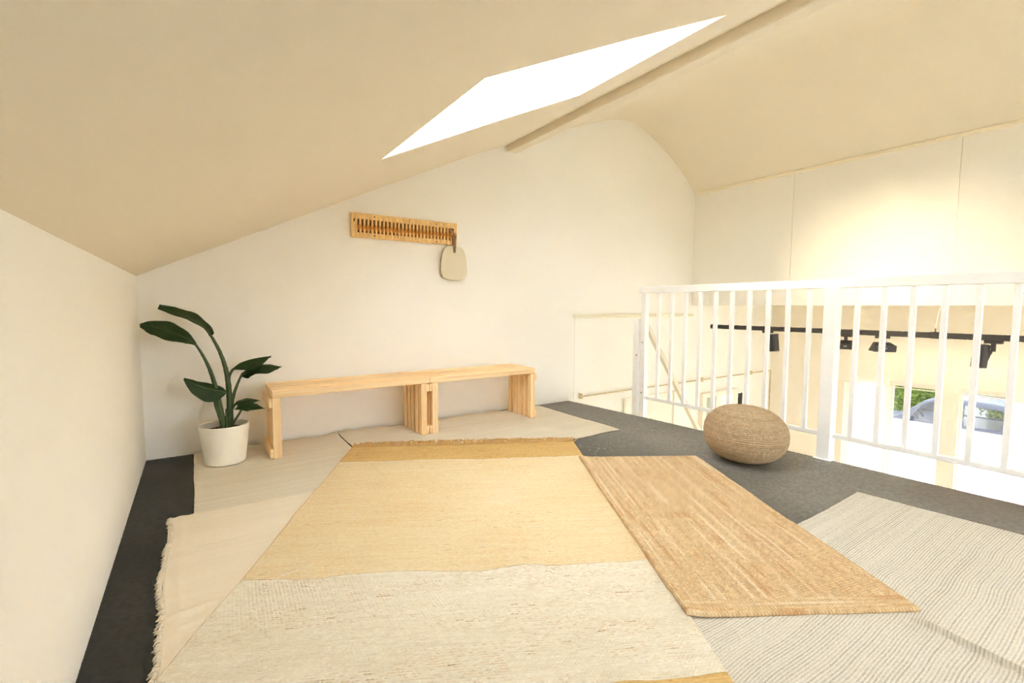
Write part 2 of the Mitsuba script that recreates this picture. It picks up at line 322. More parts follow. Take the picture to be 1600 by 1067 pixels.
# panelling on the back wall over the stair, its capping, and the pipe along it
obj('wall_panel', box((3.352, -0.005, -0.9), (XB, 0.0, 0.815), 0.002), 'wall_paint', label='thin flush cream panel on the back wall above the stairs', cat='wall panel')
obj('ledge_strip', box((3.335, -0.03, 0.812), (XB, 0.0, 0.842), 0.003), 'beige_strip' if 'beige_strip' in scene else mat('beige_strip', princ((0.74, 0.69, 0.53), 0.6)), label='narrow olive beige ledge strip on the back wall left of the railing', cat='ledge')
pp = 'wall_pipe'
obj('pipe', cat(tube([[3.39, -0.045, 0.035], [5.0, -0.045, 0.035], [6.97, -0.045, 0.035]], 0.009), tube([[6.97, -0.045, 0.04], [6.985, -0.045, 0.02], [6.985, -0.045, -2.4]], 0.009)), 'pipe_paint', pp, smooth=40)
for x in (3.42, 4.22, 5.4, 6.5):
    obj('bracket', box((x - .006, -0.055, 0.010), (x + .006, -0.0, 0.062), 0.002), 'pipe_paint', pp)
tag(pp, 'thin brownish pipe running level along the back wall behind the railing', 'pipe')
# door in the back wall of the lower room, with frame; glazed door further right
dr1 = 'lower_door'
obj('leaf', box((4.13, -0.03, ZL), (4.86, -0.012, -0.06), 0.003), 'lower_paint', dr1)
for x0, x1 in ((4.05, 4.13), (4.86, 4.94)): obj('jamb', box((x0, -0.05, ZL), (x1, -0.012, -0.06), 0.004), 'stair_paint', dr1)
tag(dr1, 'pale lower door below the pipe beside the stair opening', 'door')
dr2 = 'glazed_door'
obj('frame', man(box((5.40, -0.06, ZL), (6.16, -0.002, -0.14))) - man(box((5.475, -.2, ZL + .1), (5.675, .1, -0.195))) - man(box((5.775, -.2, ZL + .1), (6.10, .1, -0.195))), 'lower_paint', dr2)
obj('pane', box((5.47, -0.03, ZL + .1), (5.68, -0.02, -0.19)), 'window_tint', dr2, label='greenish glass pane')
obj('pane', box((5.77, -0.03, ZL + .1), (6.105, -0.02, -0.19)), mat('white_pane', princ((0.93, 0.94, 0.92), 0.2)), dr2, label='white pane')
tag(dr2, 'pale glazed door downstairs behind the railing, left of the black wall screen', 'door')
wbx = 'wall_box'
obj('housing', box((6.165, -0.05, -0.40), (6.385, -0.0, -0.205), 0.006), 'white_metal', wbx)
obj('screen', box((6.18, -0.056, -0.395), (6.275, -0.049, -0.212), 0.002), 'black_plastic', wbx, label='black screen')
obj('latch', box((6.29, -0.06, -0.395), (6.37, -0.05, -0.38), 0.002), 'pipe_paint', wbx)
tag(wbx, 'small white box with black screen on the lower back wall, just above the pouf', 'wall box')
# curtains beside the shop windows
def curtain(y0, y1, z0, z1, seed):
    n, m_ = 90, 8
    y = np.linspace(y0, y1, n); t = np.linspace(0, 1, m_)
    ph = np.linspace(0, (y1 - y0) / 0.085 * 2 * np.pi, n)
    V = np.array([[6.93 + 0.022 * np.sin(ph[i] + 0.4 * np.sin(3 * t[j] + seed)) * (0.7 + 0.3 * t[j]), y[i], z1 + (z0 - z1) * t[j]] for j in range(m_) for i in range(n)])
    F = [[j * n + i, j * n + i + 1, (j + 1) * n + i + 1, (j + 1) * n + i] for j in range(m_ - 1) for i in range(n - 1)]
    return V, np.array(F)
obj('curtain', curtain(-1.40, -0.98, ZL + .03, 0.0, 1), 'sheer_cloth', smooth=True, label='white sheer curtain left of the shop windows, hanging in folds', cat='curtain', group='sheer curtains beside the shop windows')
obj('curtain', curtain(-2.90, -2.40, ZL + .03, 0.0, 2), 'sheer_cloth', smooth=True, label='white sheer curtain right of the shop windows at the photo edge', cat='curtain', group='sheer curtains beside the shop windows')
obj('curtain_rail', tube([[6.93, -0.9, 0.012], [6.93, -2.0, 0.012], [6.93, -2.95, 0.012]], 0.006), 'stair_paint', smooth=40, label='thin cream curtain rail above the shop windows', cat='curtain rail')

# ------------------------------------------------------------------ stair with handrail
st = 'staircase'
ang = (math.atan2(0.352 + 0.709, 4.328 - 3.522))
n_tr = 11; rise = 2.5 / (n_tr + 1)
for k in range(n_tr):
    z = -rise * (k + 1); x = 3.44 + 0.02 + k * rise / math.tan(ang) + 0.05
    obj('tread', box((x - .02, -0.74, z - .035), (x + .2, -0.08, z), 0.004), 'stair_paint', st)
for y in (-0.78, -0.07):
    p0, p1 = np.array([3.50, y, -0.25]), np.array([3.50 + 2.2 / math.tan(ang), y, -2.45]); d = np.array([math.sin(ang), 0, math.cos(ang)]) * 0.1
    obj('stringer', prism([(p0[0] - d[0], p0[2] - d[2]), (p1[0] - d[0], p1[2] - d[2] if p1[2] - d[2] > ZL else ZL + .01), (p1[0] + d[0], p1[2] + d[2]), (p0[0] + d[0], p0[2] + d[2])], 0.03, XZ, (0, y + .015, 0)), 'stair_paint', st)
tag(st, 'steep pale staircase going down beyond the loft edge', 'staircase')
hr = 'stair_handrail'
a0 = np.array([3.475, -0.79, 0.770]); a1 = np.array([5.05, -0.79, 0.770 - 1.575 * math.tan(ang)])
Rh = rot([0, 1, 0], math.degrees(ang))
obj('rail', tf(box((0, -0.02, -0.03), (np.linalg.norm(a1 - a0), 0.02, 0.012), 0.004), Rh, a0), mat('rail_paint', princ((0.74, 0.67, 0.54), 0.4)), hr)
obj('post', box((4.98, -0.81, a1[2] - 1.0), (5.02, -0.77, a1[2] + 0.06), 0.003), 'rail_paint', hr)
tag(hr, 'tan stair handrail slanting down behind the left end of the railing', 'handrail')
# ------------------------------------------------------------------ railing
ra = 'balcony_railing'
XR = 3.44
obj('top_rail', box((XR - .025, -5.2, 1.035), (XR + .025, -0.745, 1.09), 0.004), 'white_metal', ra)
obj('bottom_rail', box((XR - .013, -5.2, 0.137), (XR + .013, -0.80, 0.165), 0.003), 'white_metal', ra)
for y in (-0.795, -2.21, -3.60, -5.0):
    w = 0.025 if y > -1 else 0.036
    obj('post', box((XR - w, y - w, -0.2 if y > -1 else 0.0), (XR + w, y + w, 1.036), 0.004), 'white_metal', ra)
for k in range(-10, 25):
    y = -2.21 - 0.127 * k
    if y > -0.9 or y < -5.0 or min(abs(y - q) for q in (-2.21, -3.60, -5.0)) < 0.05: continue
    obj('baluster', box((XR - .0125, y - .0125, 0.16), (XR + .0125, y + .0125, 1.037), 0.002), 'white_metal', ra)
obj('foot_plate', box((XR - .05, -2.26, 0.0), (XR + .02, -2.16, 0.006), 0.002), 'white_metal', ra)
for z in (0.19, 0.62): obj('bolt', tf(trimesh.creation.icosphere(2, 0.006), np.diag([.6, 1, 1]), (XR - .026, -0.795, z)), 'screw_steel', ra, smooth=True)
tag(ra, 'white metal railing of square balusters along the loft edge', 'railing')
nw = 'stair_post'
obj('upright', box((XR - .03, -0.755, -0.2), (XR + .02, -0.695, 0.815), 0.004), 'white_metal', nw)
obj('latch', box((XR - .036, -0.75, 0.50), (XR - .03, -0.73, 0.515), 0.001), 'pipe_paint', nw)
tag(nw, 'short white stair post standing against the end post of the railing', 'post')

# ------------------------------------------------------------------ rugs
LAYERS = []
def inside(poly, x, y):
    """signed distance (positive inside) to a convex quad, any orientation"""
    P = np.asarray(poly); c = P.mean(0); d = np.full(np.shape(x), 9.0)
    for a, b in zip(P, np.roll(P, -1, 0)):
        e = b - a; n = np.array([-e[1], e[0]]) / np.linalg.norm(e)
        if (c - a) @ n < 0: n = -n
        d = np.minimum(d, (x - a[0]) * n[0] + (y - a[1]) * n[1])
    return d
def under(x, y, soft=0.02):
    z = np.zeros(np.shape(x))
    for poly, th in LAYERS:
        t = np.clip((inside(poly, x, y) + soft) / (1.2 * soft), 0, 1); z = z + th * t * t * (3 - 2 * t)
    return z
def rug(P, nu, nv, th, wob=0.004, wave=0.0, seed=0, u0=0.0, u1=1.0, v0=0.0, v1=1.0, relief=None, layer=True, soft=0.02, extra=None, gap=0.001, rims=0.0, warp=0.0):
    """P: four corners (u0v0, u1v0, u1v1, u0v1) of the whole rug; a closed sheet over the part [u0,u1] x [v0,v1]; returns mesh, uv in metres"""
    P = np.asarray(P, float); W = (np.linalg.norm(P[1] - P[0]) + np.linalg.norm(P[2] - P[3])) / 2; H = (np.linalg.norm(P[3] - P[0]) + np.linalg.norm(P[2] - P[1])) / 2
    u, v = np.meshgrid(np.linspace(u0, u1, nu), np.linspace(v0, v1, nv))
    if warp: v = v + warp * 4 * v * (1 - v) * (meshkit.fbm(np.stack([u * 6, u * 0 + 2.5, u * 0], -1), 2, seed) - 0.5)
    xy = (1 - v)[..., None] * ((1 - u)[..., None] * P[0] + u[..., None] * P[1]) + v[..., None] * ((1 - u)[..., None] * P[3] + u[..., None] * P[2])
    def nz(s, f): return meshkit.fbm(np.stack([u * W * f, v * H * f, np.full_like(u, s)], -1), 3, seed) - 0.5
    side_u = np.clip(np.abs(u - 0.5) * 2, 0, 1) ** 6 * 0 + 1
    xy = xy + 2 * wob * np.stack([nz(1.5, 3.0), nz(7.5, 3.0)], -1)
    x, y = xy[..., 0], xy[..., 1]
    z = under(x, y, soft) + gap
    if wave: z = z + wave * np.clip(nz(3.5, 2.2) * 3, 0, 1)
    if extra is not None: z = z + extra(u * W, v * H, W, H)
    top = z + th
    if relief is not None: top = top + relief(u * W, v * H)
    if rims:
        e = np.minimum(np.minimum(u - u0, u1 - u) * W, np.minimum(v - v0, v1 - v) * H); t = np.clip(e / rims, 0, 1)
        top = top - 0.55 * th * (1 - np.sqrt(1 - (1 - t) ** 2))
    V = np.vstack([np.stack([x, y, top], -1).reshape(-1, 3), np.stack([x, y, z], -1).reshape(-1, 3)])
    i = np.arange(nu * nv).reshape(nv, nu); N = nu * nv
    q = np.stack([i[:-1, :-1], i[:-1, 1:], i[1:, 1:], i[1:, :-1]], -1).reshape(-1, 4)
    rim = np.r_[i[0, :], i[1:, -1], i[-1, -2::-1], i[-2:0:-1, 0]]; r2 = np.roll(rim, -1)
    F = np.vstack([q, q[:, ::-1] + N, np.stack([rim + N, r2 + N, r2, rim], -1)])
    area = np.cross(xy[0, -1] - xy[0, 0], xy[-1, 0] - xy[0, 0])
    if area < 0: F = F[:, ::-1]
    uv = np.tile(np.stack([u * W, v * H], -1).reshape(-1, 2), (2, 1))
    return (V, F), uv
def weave_relief(pu, pv, a):
    def fn(u, v):
        row = np.floor(v / pv); t = np.abs(np.sin(np.pi * v / pv)) * np.abs(np.sin(np.pi * (u / pu + 0.37 * row)))
        return a * (np.sqrt(t) - 0.6) * (0.6 + 0.8 * meshkit.noise(np.stack([u * 40, row, 0 * u], -1)))
    return fn
def put(P, th): LAYERS.append((P, th))
# two grey linen mats along the back wall
G1 = [(0.238, -1.35), (1.0895, -1.35), (1.0895, -0.014), (0.238, -0.026)]
G2 = [(1.0935, -1.055), (2.885, -1.055), (2.885, -0.045), (1.0935, -0.016)]
def ruffle(seed):
    """the back edge is pushed up into low ripples where it meets the wall"""
    def fn(u, v, W, H):
        n = np.clip(meshkit.fbm(np.stack([u * 7, u * 0 + seed, 0 * u], -1), 3, seed) * 2.2 - 0.75, 0, 1)
        e = np.exp(-((H - v) / 0.045) ** 2)
        free_ = np.ones_like(u)
        for a_, b_ in ((0.36, 0.45), (0.95, 1.02)) if seed == 1 else ((0.42, 0.60), (1.40, 1.52)): free_ = free_ * (1 - np.exp(-np.clip(np.maximum(a_ - u, u - b_), 0, 9) ** 2 / 0.002))
        return 0.022 * n * e * free_
    return fn
m, uv = rug(G1, 90, 130, 0.003, 0.010, 0.006, 1, extra=ruffle(1)); obj('linen_mat', m, 'cloth_grey', smooth=True, uv=uv, label='grey linen mat under the potted plant in the back left corner', cat='rug', group='grey linen mats along the back wall'); put(G1, 0.004)
m, uv = rug(G2, 170, 110, 0.003, 0.010, 0.007, 2, extra=ruffle(2)); obj('linen_mat', m, 'cloth_grey', smooth=True, uv=uv, label='grey linen mat under the right bench, its corner pointing at the railing', cat='rug', group='grey linen mats along the back wall'); put(G2, 0.004)
# striped mat at the right
S = [(1.10, -4.6), (3.14, -4.6), (2.985, -2.545), (1.10, -2.585)]
def fold(u, v, W, H):
    # a ridge that runs across the mat: from (2.0,-2.99) to (1.95,-3.3)
    x = 1.10 + u; y = -4.6 + v
    s = np.clip((-3.035 - y) / 0.05, 0, 1) * np.clip((y + 3.75) / 0.4, 0, 1)
    c = 2.03 - 0.10 * np.sin((-3.0 - y) * 2.2)
    d = x - c
    return s * 0.020 * np.where(d > 0, np.exp(-d / 0.06), np.exp(d / 0.0025))
m, uv = rug(S, 420, 150, 0.003, 0.012, 0.008, 3, extra=fold); obj('striped_mat', m, 'cloth_striped', smooth=True, uv=uv, label='pale grey mat with fine dark stripes at the right beside the railing', cat='rug'); put(S, 0.004)
# cream cotton throw with fringed left edge
Wt = [(0.165, -2.75), (1.25, -2.75), (1.25, -1.085), (0.148, -1.035)]
def creases(u, v, W, H):
    z = 0
    for (v0, s, a) in ((0.90, 0.18, 0.007), (0.83, 0.13, 0.005), (0.72, 0.08, 0.004), (1.33, 0.05, 0.003), (0.55, 0.02, 0.004)):
        d = v - (v0 + s * u); z = z + a * np.exp(-(d / 0.012) ** 2) * np.clip(u / 0.05, 0, 1) * np.clip((0.75 - u) / 0.3, 0, 1)
    return z + 0.004 * np.exp(-((u - 0.045) / 0.012) ** 2)
cw = 'cotton_throw'
m, uv = rug(Wt, 110, 150, 0.004, 0.006, 0.004, 4, extra=creases); obj('cloth', m, 'cloth_white', cw, smooth=True, uv=uv); put(Wt, 0.006)
tag(cw, 'cream cotton throw with fringed left edge beside the black floor strip', 'throw')
fr = []
for i in range(330):
    y = -2.75 + 1.71 * (i + rng.random()) / 330
    x = 0.162 + 0.008 * math.sin(y * 9) - 0.003 * math.cos(23 * y)
    d = np.array([-1, rng.normal(0, 0.45), 0]); d /= np.linalg.norm(d); l = 0.017 * (0.7 + 0.6 * rng.random())
    P = [np.array([x, y, 0.006]), np.array([x, y, 0.007]) + d * l * 0.5 + [0, 0, 0.004 * rng.random()], np.array([x, y, 0.003]) + d * l + [0, rng.normal(0, .004), 0]]
    fr.append(tube(P, [0.0030, 0.0042, 0.0020], 5))
obj('fringe', trimesh.util.concatenate(fr), 'cloth_white', cw, smooth=True, kind='stuff')
# large flat-woven rug: gold band, yellow field, pale field, gold band
FL, FR, NR, NL = np.array([1.083, -0.43]), np.array([2.375, -1.115]), np.array([1.215, -3.085]), np.array([-0.015, -2.435])
FR0 = np.array([2.30, -1.10])
MP = [tuple(NL), tuple(NR), tuple(FR), tuple(FL)]
H_ = 0.5 * (np.linalg.norm(FL - NL) + np.linalg.norm(FR - NR))
wr = 'woven_rug'
for (c0, c1, bs, lb, n, nu_, rl) in ((0.0, 0.112, 'cloth_gold', 'gold near end band', 30, 150, None), (0.112, 0.345, 'cloth_pale', 'pale cream half', 250, 470, weave_relief(0.012, 0.009, 0.0032)), (0.345, 0.87, 'cloth_yellow', 'straw yellow half', 380, 380, weave_relief(0.010, 0.009, 0.0016)), (0.87, 1.0, 'cloth_gold', 'gold fringed far band', 40, 150, None)):
    m, uv = rug(MP, nu_, n, 0.005, 0.008, 0.0035, 5, v0=c0, v1=c1, soft=0.03, warp=0.03, relief=rl)
    obj({'cloth_gold': 'end_band', 'cloth_pale': 'field', 'cloth_yellow': 'field'}[bs], m, bs, wr, smooth=True, uv=uv, label=lb)
LAYERS.append((MP, 0.006))
fr = []
for i in range(300):
    t = (i + rng.random()) / 300
    b = FL * (1 - t) + FR * t; z = float(under(b[0], b[1])) + 0.002
    o_ = (FL - NL) * (1 - t) + (FR - NR) * t; o_ = o_ / np.linalg.norm(o_); e = (FR - FL) / np.linalg.norm(FR - FL)
    l = 0.042 * (0.5 + 0.9 * meshkit.noise(np.array([t * 30, 0, 0])) + 0.4 * rng.random()); b = b - o_ * 0.008
    d = o_ + e * rng.normal(0, 0.5)
    P = [np.r_[b, z], np.r_[b + d * l * 0.5, z + 0.006 + 0.020 * rng.random()], np.r_[b + d * l + e * rng.normal(0, .008), max(0.004, z + 0.022 * rng.random())]]
    fr.append(tube(P, [0.0030, 0.0042, 0.0022], 5))
obj('fringe', trimesh.util.concatenate(fr), mat('fringe_yarn', {'type': 'diffuse', 'reflectance': rgb((0.60, 0.37, 0.14))}), wr, smooth=True, kind='stuff')
tag(wr, 'large flat-woven rug of straw yellow, cream and gold bands in the middle of the floor', 'rug')
# jute runner
J = [(1.445, -2.672), (2.062, -3.045), (2.795, -1.765), (2.178, -1.385)]
Jc = 0.0105
def jute_relief(u, v):
    col = np.floor(u / Jc)
    s = np.abs(np.sin(np.pi * u / Jc)); w = np.abs(np.sin(np.pi * (v / 0.011 + 0.5 * (col % 2))))
    edge = np.clip((v - 0.0) / 0.05, 0, 1)
    rows = np.abs(np.sin(np.pi * v / 0.016)) * np.where(v < 0.065, 1.0, 0.0)
    a = 0.0052 * np.sqrt(s) * (0.35 + 0.65 * np.sqrt(w))
    return np.where(v < 0.065, 0.002 + 0.0042 * np.sqrt(rows) * (0.6 + 0.4 * np.abs(np.sin(np.pi * u / 0.009))), a) - 0.003
m, uv = rug(J, 330, 620, 0.012, 0.005, 0.004, 6, relief=jute_relief, soft=0.05, rims=0.010)
obj('jute_runner', m, 'jute', smooth=True, uv=uv, label='thick brown braided jute runner lying over the right side of the woven rug', cat='rug'); put(J, 0.012)

# ------------------------------------------------------------------ benches
def bench(x0, x1, la, lb, label):
    b = free('slatted_bench'); T_ = 0.045; zb = 0.006; top = 0.42
    ys = [-0.405 + k * 0.0725 for k in range(5)]
    for y in ys:
        obj('seat_slat', box((x0, y, top - 0.046), (x1, y + T_ + (0.006 if y == ys[0] else 0.0), top + rng.normal(0, .0006)), 0.003), 'pine_x', b)
    for xa in (x0 + la, x1 - T_ - lb):
        for y in ys:
            obj('leg_slat', box((xa, y + 0.001, zb), (xa + T_, y + T_, top - 0.0465), 0.0025), 'pine_z', b)
    for xa, s in ((x0 + la, -1), (x1 - lb, 1)):
        for z0, z1 in ((top - 0.105, top - 0.05), (zb + 0.004, zb + 0.06)):
            xs = sorted((xa, xa + s * 0.018)); obj('cross_batten', box((xs[0], ys[0] + 0.004, z0), (xs[1], ys[-1] + T_, z1), 0.002), 'pine_y', b)
    for xa in (x0 + la + T_, x1 - lb - T_):
        s = 1 if xa < (x0 + x1) / 2 else -1
        for y in ys: obj('screw', tf(trimesh.creation.icosphere(1, 0.004), np.diag([.3, 1, 1]), (xa, y + .022, top - 0.062)), 'screw_steel', b, smooth=True)
    for x in (x0 + .022, x1 - .022):
        for y in ys: obj('screw', tf(trimesh.creation.icosphere(1, 0.003), np.diag([1, 1, .3]), (x, y + .022, top)), 'screw_steel', b, smooth=True)
    tag(b, label, 'bench', 'pine benches along the back wall')
    return b
bench(0.634, 1.640, 0.0, 0.019, 'pine slatted bench next to the potted plant, left of the pair')
bench(1.642, 2.575, 0.019, 0.0, 'pine slatted bench nearer the railing, right of the pair')

# ------------------------------------------------------------------ coat rack
cr = 'coat_rack'
X0, X1, Z0, Z1, pitch, YF = 1.2195, 2.0555, 1.412, 1.585, 0.02885, -0.032
slots = [1.241 + k * pitch for k in range(28)]
half = 0.0072
obj('back_panel', box((X0 + .003, -0.005, Z0 + .003), (X1 - .003, 0.0, Z1 - .003)), 'bamboo_shade', cr)  # backing coloured dark to paint the shade inside the slots
edges = [X0] + sum([[s - half, s + half] for s in slots], []) + [X1]
for k in range(0, len(edges), 2):
    obj('slat', box((edges[k], YF, Z0), (edges[k + 1], -0.005, Z1), 0.0012), 'bamboo', cr)
for i, s in enumerate(slots):
    obj('spacer', box((s - half + .0004, YF + .0006, Z1 - 0.042), (s + half - .0004, -0.005, Z1 - .0004), 0.0008), 'bamboo', cr)
    obj('spacer', box((s - half + .0004, YF + .0006, Z0 + .0004), (s + half - .0004, -0.005, Z0 + 0.036), 0.0008), 'bamboo', cr)
    if i == 0:
        obj('hook', box((s - half + .0006, YF + .0008, Z0 + 0.0365), (s + half - .0006, -0.008, Z1 - 0.062), 0.001), 'bamboo', cr)
    else:
        hk = tf(box((-half + .0006, -0.040, -0.010), (half - .0006, 0.018, 0.010), 0.0012), rot([1, 0, 0], -22), (s, YF + .004, 1.478))
        obj('hook', hk, 'bamboo_hook', cr)
for x, z in ((slots[5], Z1 - .02), (slots[5], Z0 + .018), (slots[22], Z1 - .02), (slots[22], Z0 + .018)):
    obj('screw', tf(trimesh.creation.icosphere(2, 0.0052), np.diag([1, .3, 1]), (x, YF, z)), 'screw_steel', cr, smooth=True)
tag(cr, 'long bamboo coat rack of many flip-down hooks on the back wall above the benches', 'coat rack')
# hanging board with leather strap
hb = 'hanging_board'
prof = [(0.0, 1.404), (0.045, 1.400), (0.078, 1.384), (0.097, 1.350), (0.108, 1.300), (0.114, 1.240), (0.113, 1.195), (0.102, 1.163), (0.078, 1.143), (0.04, 1.133), (0.0, 1.131)]
ol = smooth_path([(2.022 + x, z) for x, z in prof] + [(2.022 - x * (1.0 if z > 1.3 else 1.02), z) for x, z in prof[-2:0:-1]] + [(2.022, 1.404)], 90)[:-1]
face = Polygon(ol)
obj('face', cat(prism(ol, 0.010, XZ, (0, -0.038, 0)), prism(list(face.buffer(-0.003).exterior.coords)[:-1], 0.0022, XZ, (0, -0.0475, 0))), 'beige_felt', hb, smooth=30)
obj('rim', man(prism(list(face.buffer(0.0015).exterior.coords)[:-1], 0.006, XZ, (0, -0.036, 0))) - man(prism(list(face.buffer(-0.002).exterior.coords)[:-1], 0.05, XZ, (0, 0.0, 0))), mat('rim_grey', princ((0.22, 0.18, 0.12), 0.5)), hb, smooth=30)
def ribbon(P, w, th=0.0022):
    P = smooth_path(P, 28); d = np.gradient(P, axis=0); d /= np.linalg.norm(d, axis=1, keepdims=True); s = np.array([1.0, 0, 0]); V = []
    for p, q in zip(P, d):
        nn = np.cross(q, s); nn /= np.linalg.norm(nn)
        V += [p - s * w / 2 - nn * th / 2, p + s * w / 2 - nn * th / 2, p + s * w / 2 + nn * th / 2, p - s * w / 2 + nn * th / 2]
    F = []
    for i in range(len(P) - 1):
        for k in range(4): F.append([4 * i + k, 4 * i + (k + 1) % 4, 4 * i + 4 + (k + 1) % 4, 4 * i + 4 + k])
    F += [[0, 3, 2, 1], [4 * len(P) - 4, 4 * len(P) - 3, 4 * len(P) - 2, 4 * len(P) - 1]]
    return M(V, np.vstack([np.array(F)[:, [0, 1, 2]], np.array(F)[:, [0, 2, 3]]]))
obj('strap', cat(ribbon([(2.022, -0.0555, 1.350), (2.022, -0.0555, 1.375), (2.022, -0.057, 1.41), (2.022, -0.064, 1.46), (2.022, -0.060, 1.500), (2.021, -0.045, 1.508), (2.020, -0.036, 1.47), (2.020, -0.0335, 1.395)], 0.020),
                  box((2.009, -0.0575, 1.385), (2.034, -0.0475, 1.398), 0.001), tf(box((-0.03, -0.003, -0.011), (0.03, 0.003, 0.011), 0.002), rot([0, 1, 0], 52), (1.998, -0.058, 1.512))), 'brown_leather', hb, smooth=30)
tag(hb, 'rounded beige hanging board on a brown leather strap, at the coat rack', 'hanging board')

# ------------------------------------------------------------------ pouf
pf_c, pf_r, pf_h = np.array([3.00, -1.955, 0.0]), 0.238, 0.325
rows, sub, seg = 50, 5, 260
th_ = np.linspace(0.02, math.pi - 0.02, rows * sub + 1); az = np.arange(seg + 1) * 2 * np.pi / seg
V, UV = [], []
for i, t in enumerate(th_):
    r0 = pf_r * math.sin(t) ** 0.80; z0 = pf_h / 2 + pf_h / 2 * math.copysign(abs(math.cos(t)) ** 0.92, math.cos(t))
    ph = i / sub
    rip = abs(math.sin(math.pi * ph)) ** 0.6
    stitch = 0.0016 * np.abs(np.sin(az * 60 + 2.1 * math.floor(ph)))
    nrm = np.array([math.sin(t), math.cos(t)])
    rr = r0 + (0.0052 * rip + stitch - 0.004) * nrm[0]; zz = z0 + (0.0052 * rip + stitch - 0.004) * nrm[1]
    rr = rr * (1 + 0.03 * np.sin(2 * az + 0.6) + 0.012 * np.sin(3 * az + 1))
    V.append(np.stack([rr * np.cos(az), rr * np.sin(az), zz], 1)); UV.append(np.stack([az / (2 * np.pi), np.full(seg + 1, ph)], 1))
V = np.vstack(V); UV = np.vstack(UV); n1 = seg + 1
i = np.arange(len(th_) - 1)[:, None] * n1 + np.arange(seg)[None]
F = np.stack([i, i + n1, i + n1 + 1, i + 1], -1).reshape(-1, 4)
sag = 0.018 * V[:, 0] / pf_r
V[:, 2] = V[:, 2] + np.clip((V[:, 2]) / pf_h, 0, 1) * (-0.05 * (V[:, 0] * 0.83 - V[:, 1] * 0.55))
V[:, 2] -= V[:, 2].min() - 0.001
obj('knitted_pouf', (V + pf_c, F), 'jute_cord', smooth=True, uv=UV, label='round brown knitted jute pouf on the dark floor in front of the railing', cat='pouf')

# ------------------------------------------------------------------ potted plant
pl = 'potted_plant'
pc = (0.392, -0.300, 0.006)
obj('pot', lathe([(0.001, 0), (0.094, 0), (0.101, 0.004), (0.106, 0.02), (0.1285, 0.216), (0.130, 0.224), (0.127, 0.228), (0.123, 0.224), (0.118, 0.18), (0.001, 0.18)], 72, pc), 'pot_ceramic', pl, smooth=35)
g = lathe([(0.1185, 0.19), (0.09, 0.196), (0.04, 0.20), (0.0005, 0.20)], 40, pc); g.vertices[:, 2] += 0.008 * (meshkit.noise(g.vertices * 60) - 0.5)
obj('soil', g, 'soil', pl, smooth=True)
def leaf(mid, w, d1, d2, name='leaf', curl=0.0, mtl='leaf', parent=pl, peak=0.45, seed=0):
    """a blade along the midrib; its two halves reach out along d1 and d2"""
    n, k = 40, 8; P = smooth_path(mid, n); s = np.linspace(0, 1, n)
    prof = np.sin(np.pi * np.clip(s, 0, 1) ** (math.log(0.5) / math.log(peak))) ** 0.8 * (1 - 0.1 * s)
    prof = np.maximum(prof, 0.02); d1, d2 = np.asarray(d1, float), np.asarray(d2, float)
    t = np.linspace(-1, 1, 2 * k + 1); V, U = [], []
    dirn = np.gradient(P, axis=0); dirn /= np.linalg.norm(dirn, axis=1, keepdims=True)
    for i in range(n):
        for q in t:
            d = d1 if q < 0 else d2; o_ = d - dirn[i] * (d @ dirn[i]); L_ = np.linalg.norm(d); nn = np.cross(dirn[i], o_)
            wav = 0.05 * math.sin(s[i] * 17 + seed + (2 if q < 0 else 0)) * abs(q) ** 2
            V.append(P[i] + o_ * w * prof[i] * abs(q) + nn * w * (curl * q * q + wav * prof[i])); U.append((s[i], q))
    V = np.array(V); m_ = 2 * k + 1; i = np.arange((n - 1) * m_).reshape(n - 1, m_)[:, :-1]
    F = np.stack([i, i + 1, i + 1 + m_, i + m_], -1).reshape(-1, 4); mesh = M(V, np.vstack([F[:, :3], F[:, [0, 2, 3]]]))
    N_ = mesh.vertex_normals; N0 = len(V); th = 0.0006
    VV = np.vstack([V + N_ * th, V - N_ * th]); gi = np.arange(n * m_).reshape(n, m_)
    rim = np.r_[gi[0, :], gi[1:, -1], gi[-1, -2::-1], gi[-2:0:-1, 0]]; r2 = np.roll(rim, -1)
    FF = np.vstack([F, F[:, ::-1] + N0, np.stack([rim, rim + N0, r2 + N0, r2], -1)])
    lf = obj(name, (VV, FF), mtl, parent, smooth=True, uv=np.tile(np.array(U), (2, 1)))
    obj('midrib', tube(P[: int(n * .92)], np.linspace(0.0042, 0.0012, int(n * .92)), 7), 'stem' if parent == pl else mtl, lf, smooth=40)
    return lf
def stem(P, r0, r1, parent=pl, name='stem'): return obj(name, tube(smooth_path(P, 26), np.linspace(r0, r1, 26), 10), 'stem', parent, smooth=40)
stem([(0.395, -.30, .19), (0.378, -.31, .30), (0.360, -.312, .432), (0.328, -.318, .571), (0.268, -.327, .708)], .019, .0062)
leaf([(0.270, -.327, .706), (0.225, -.33, .742), (0.165, -.33, .776), (0.10, -.32, .803), (0.030, -.31, .812)], 0.078, (0.10, -.85, -.62), (0.25, .80, .45), curl=-.12, peak=.55, seed=1)
stem([(0.415, -.29, .19), (0.424, -.282, .30), (0.424, -.28, .40), (0.417, -.28, .513), (0.395, -.275, .623), (0.345, -.259, .749)], .021, .0078)
leaf([(0.347, -.258, .748), (0.30, -.25, .808), (0.245, -.24, .850), (0.176, -.225, .882), (0.107, -.21, .910)], 0.074, (0.35, -.62, -.25), (0.10, .95, .25), curl=-.25, peak=.42, seed=3)
stem([(0.424, -.283, .47), (0.432, -.285, .518), (0.452, -.287, .552)], .010, .006)
leaf([(0.447, -.287, .545), (0.475, -.288, .572), (0.525, -.285, .594), (0.585, -.28, .606), (0.652, -.275, .613)], 0.082, (0.05, -.75, -.80), (-0.05, .85, .0), curl=-.15, peak=.42, seed=5)
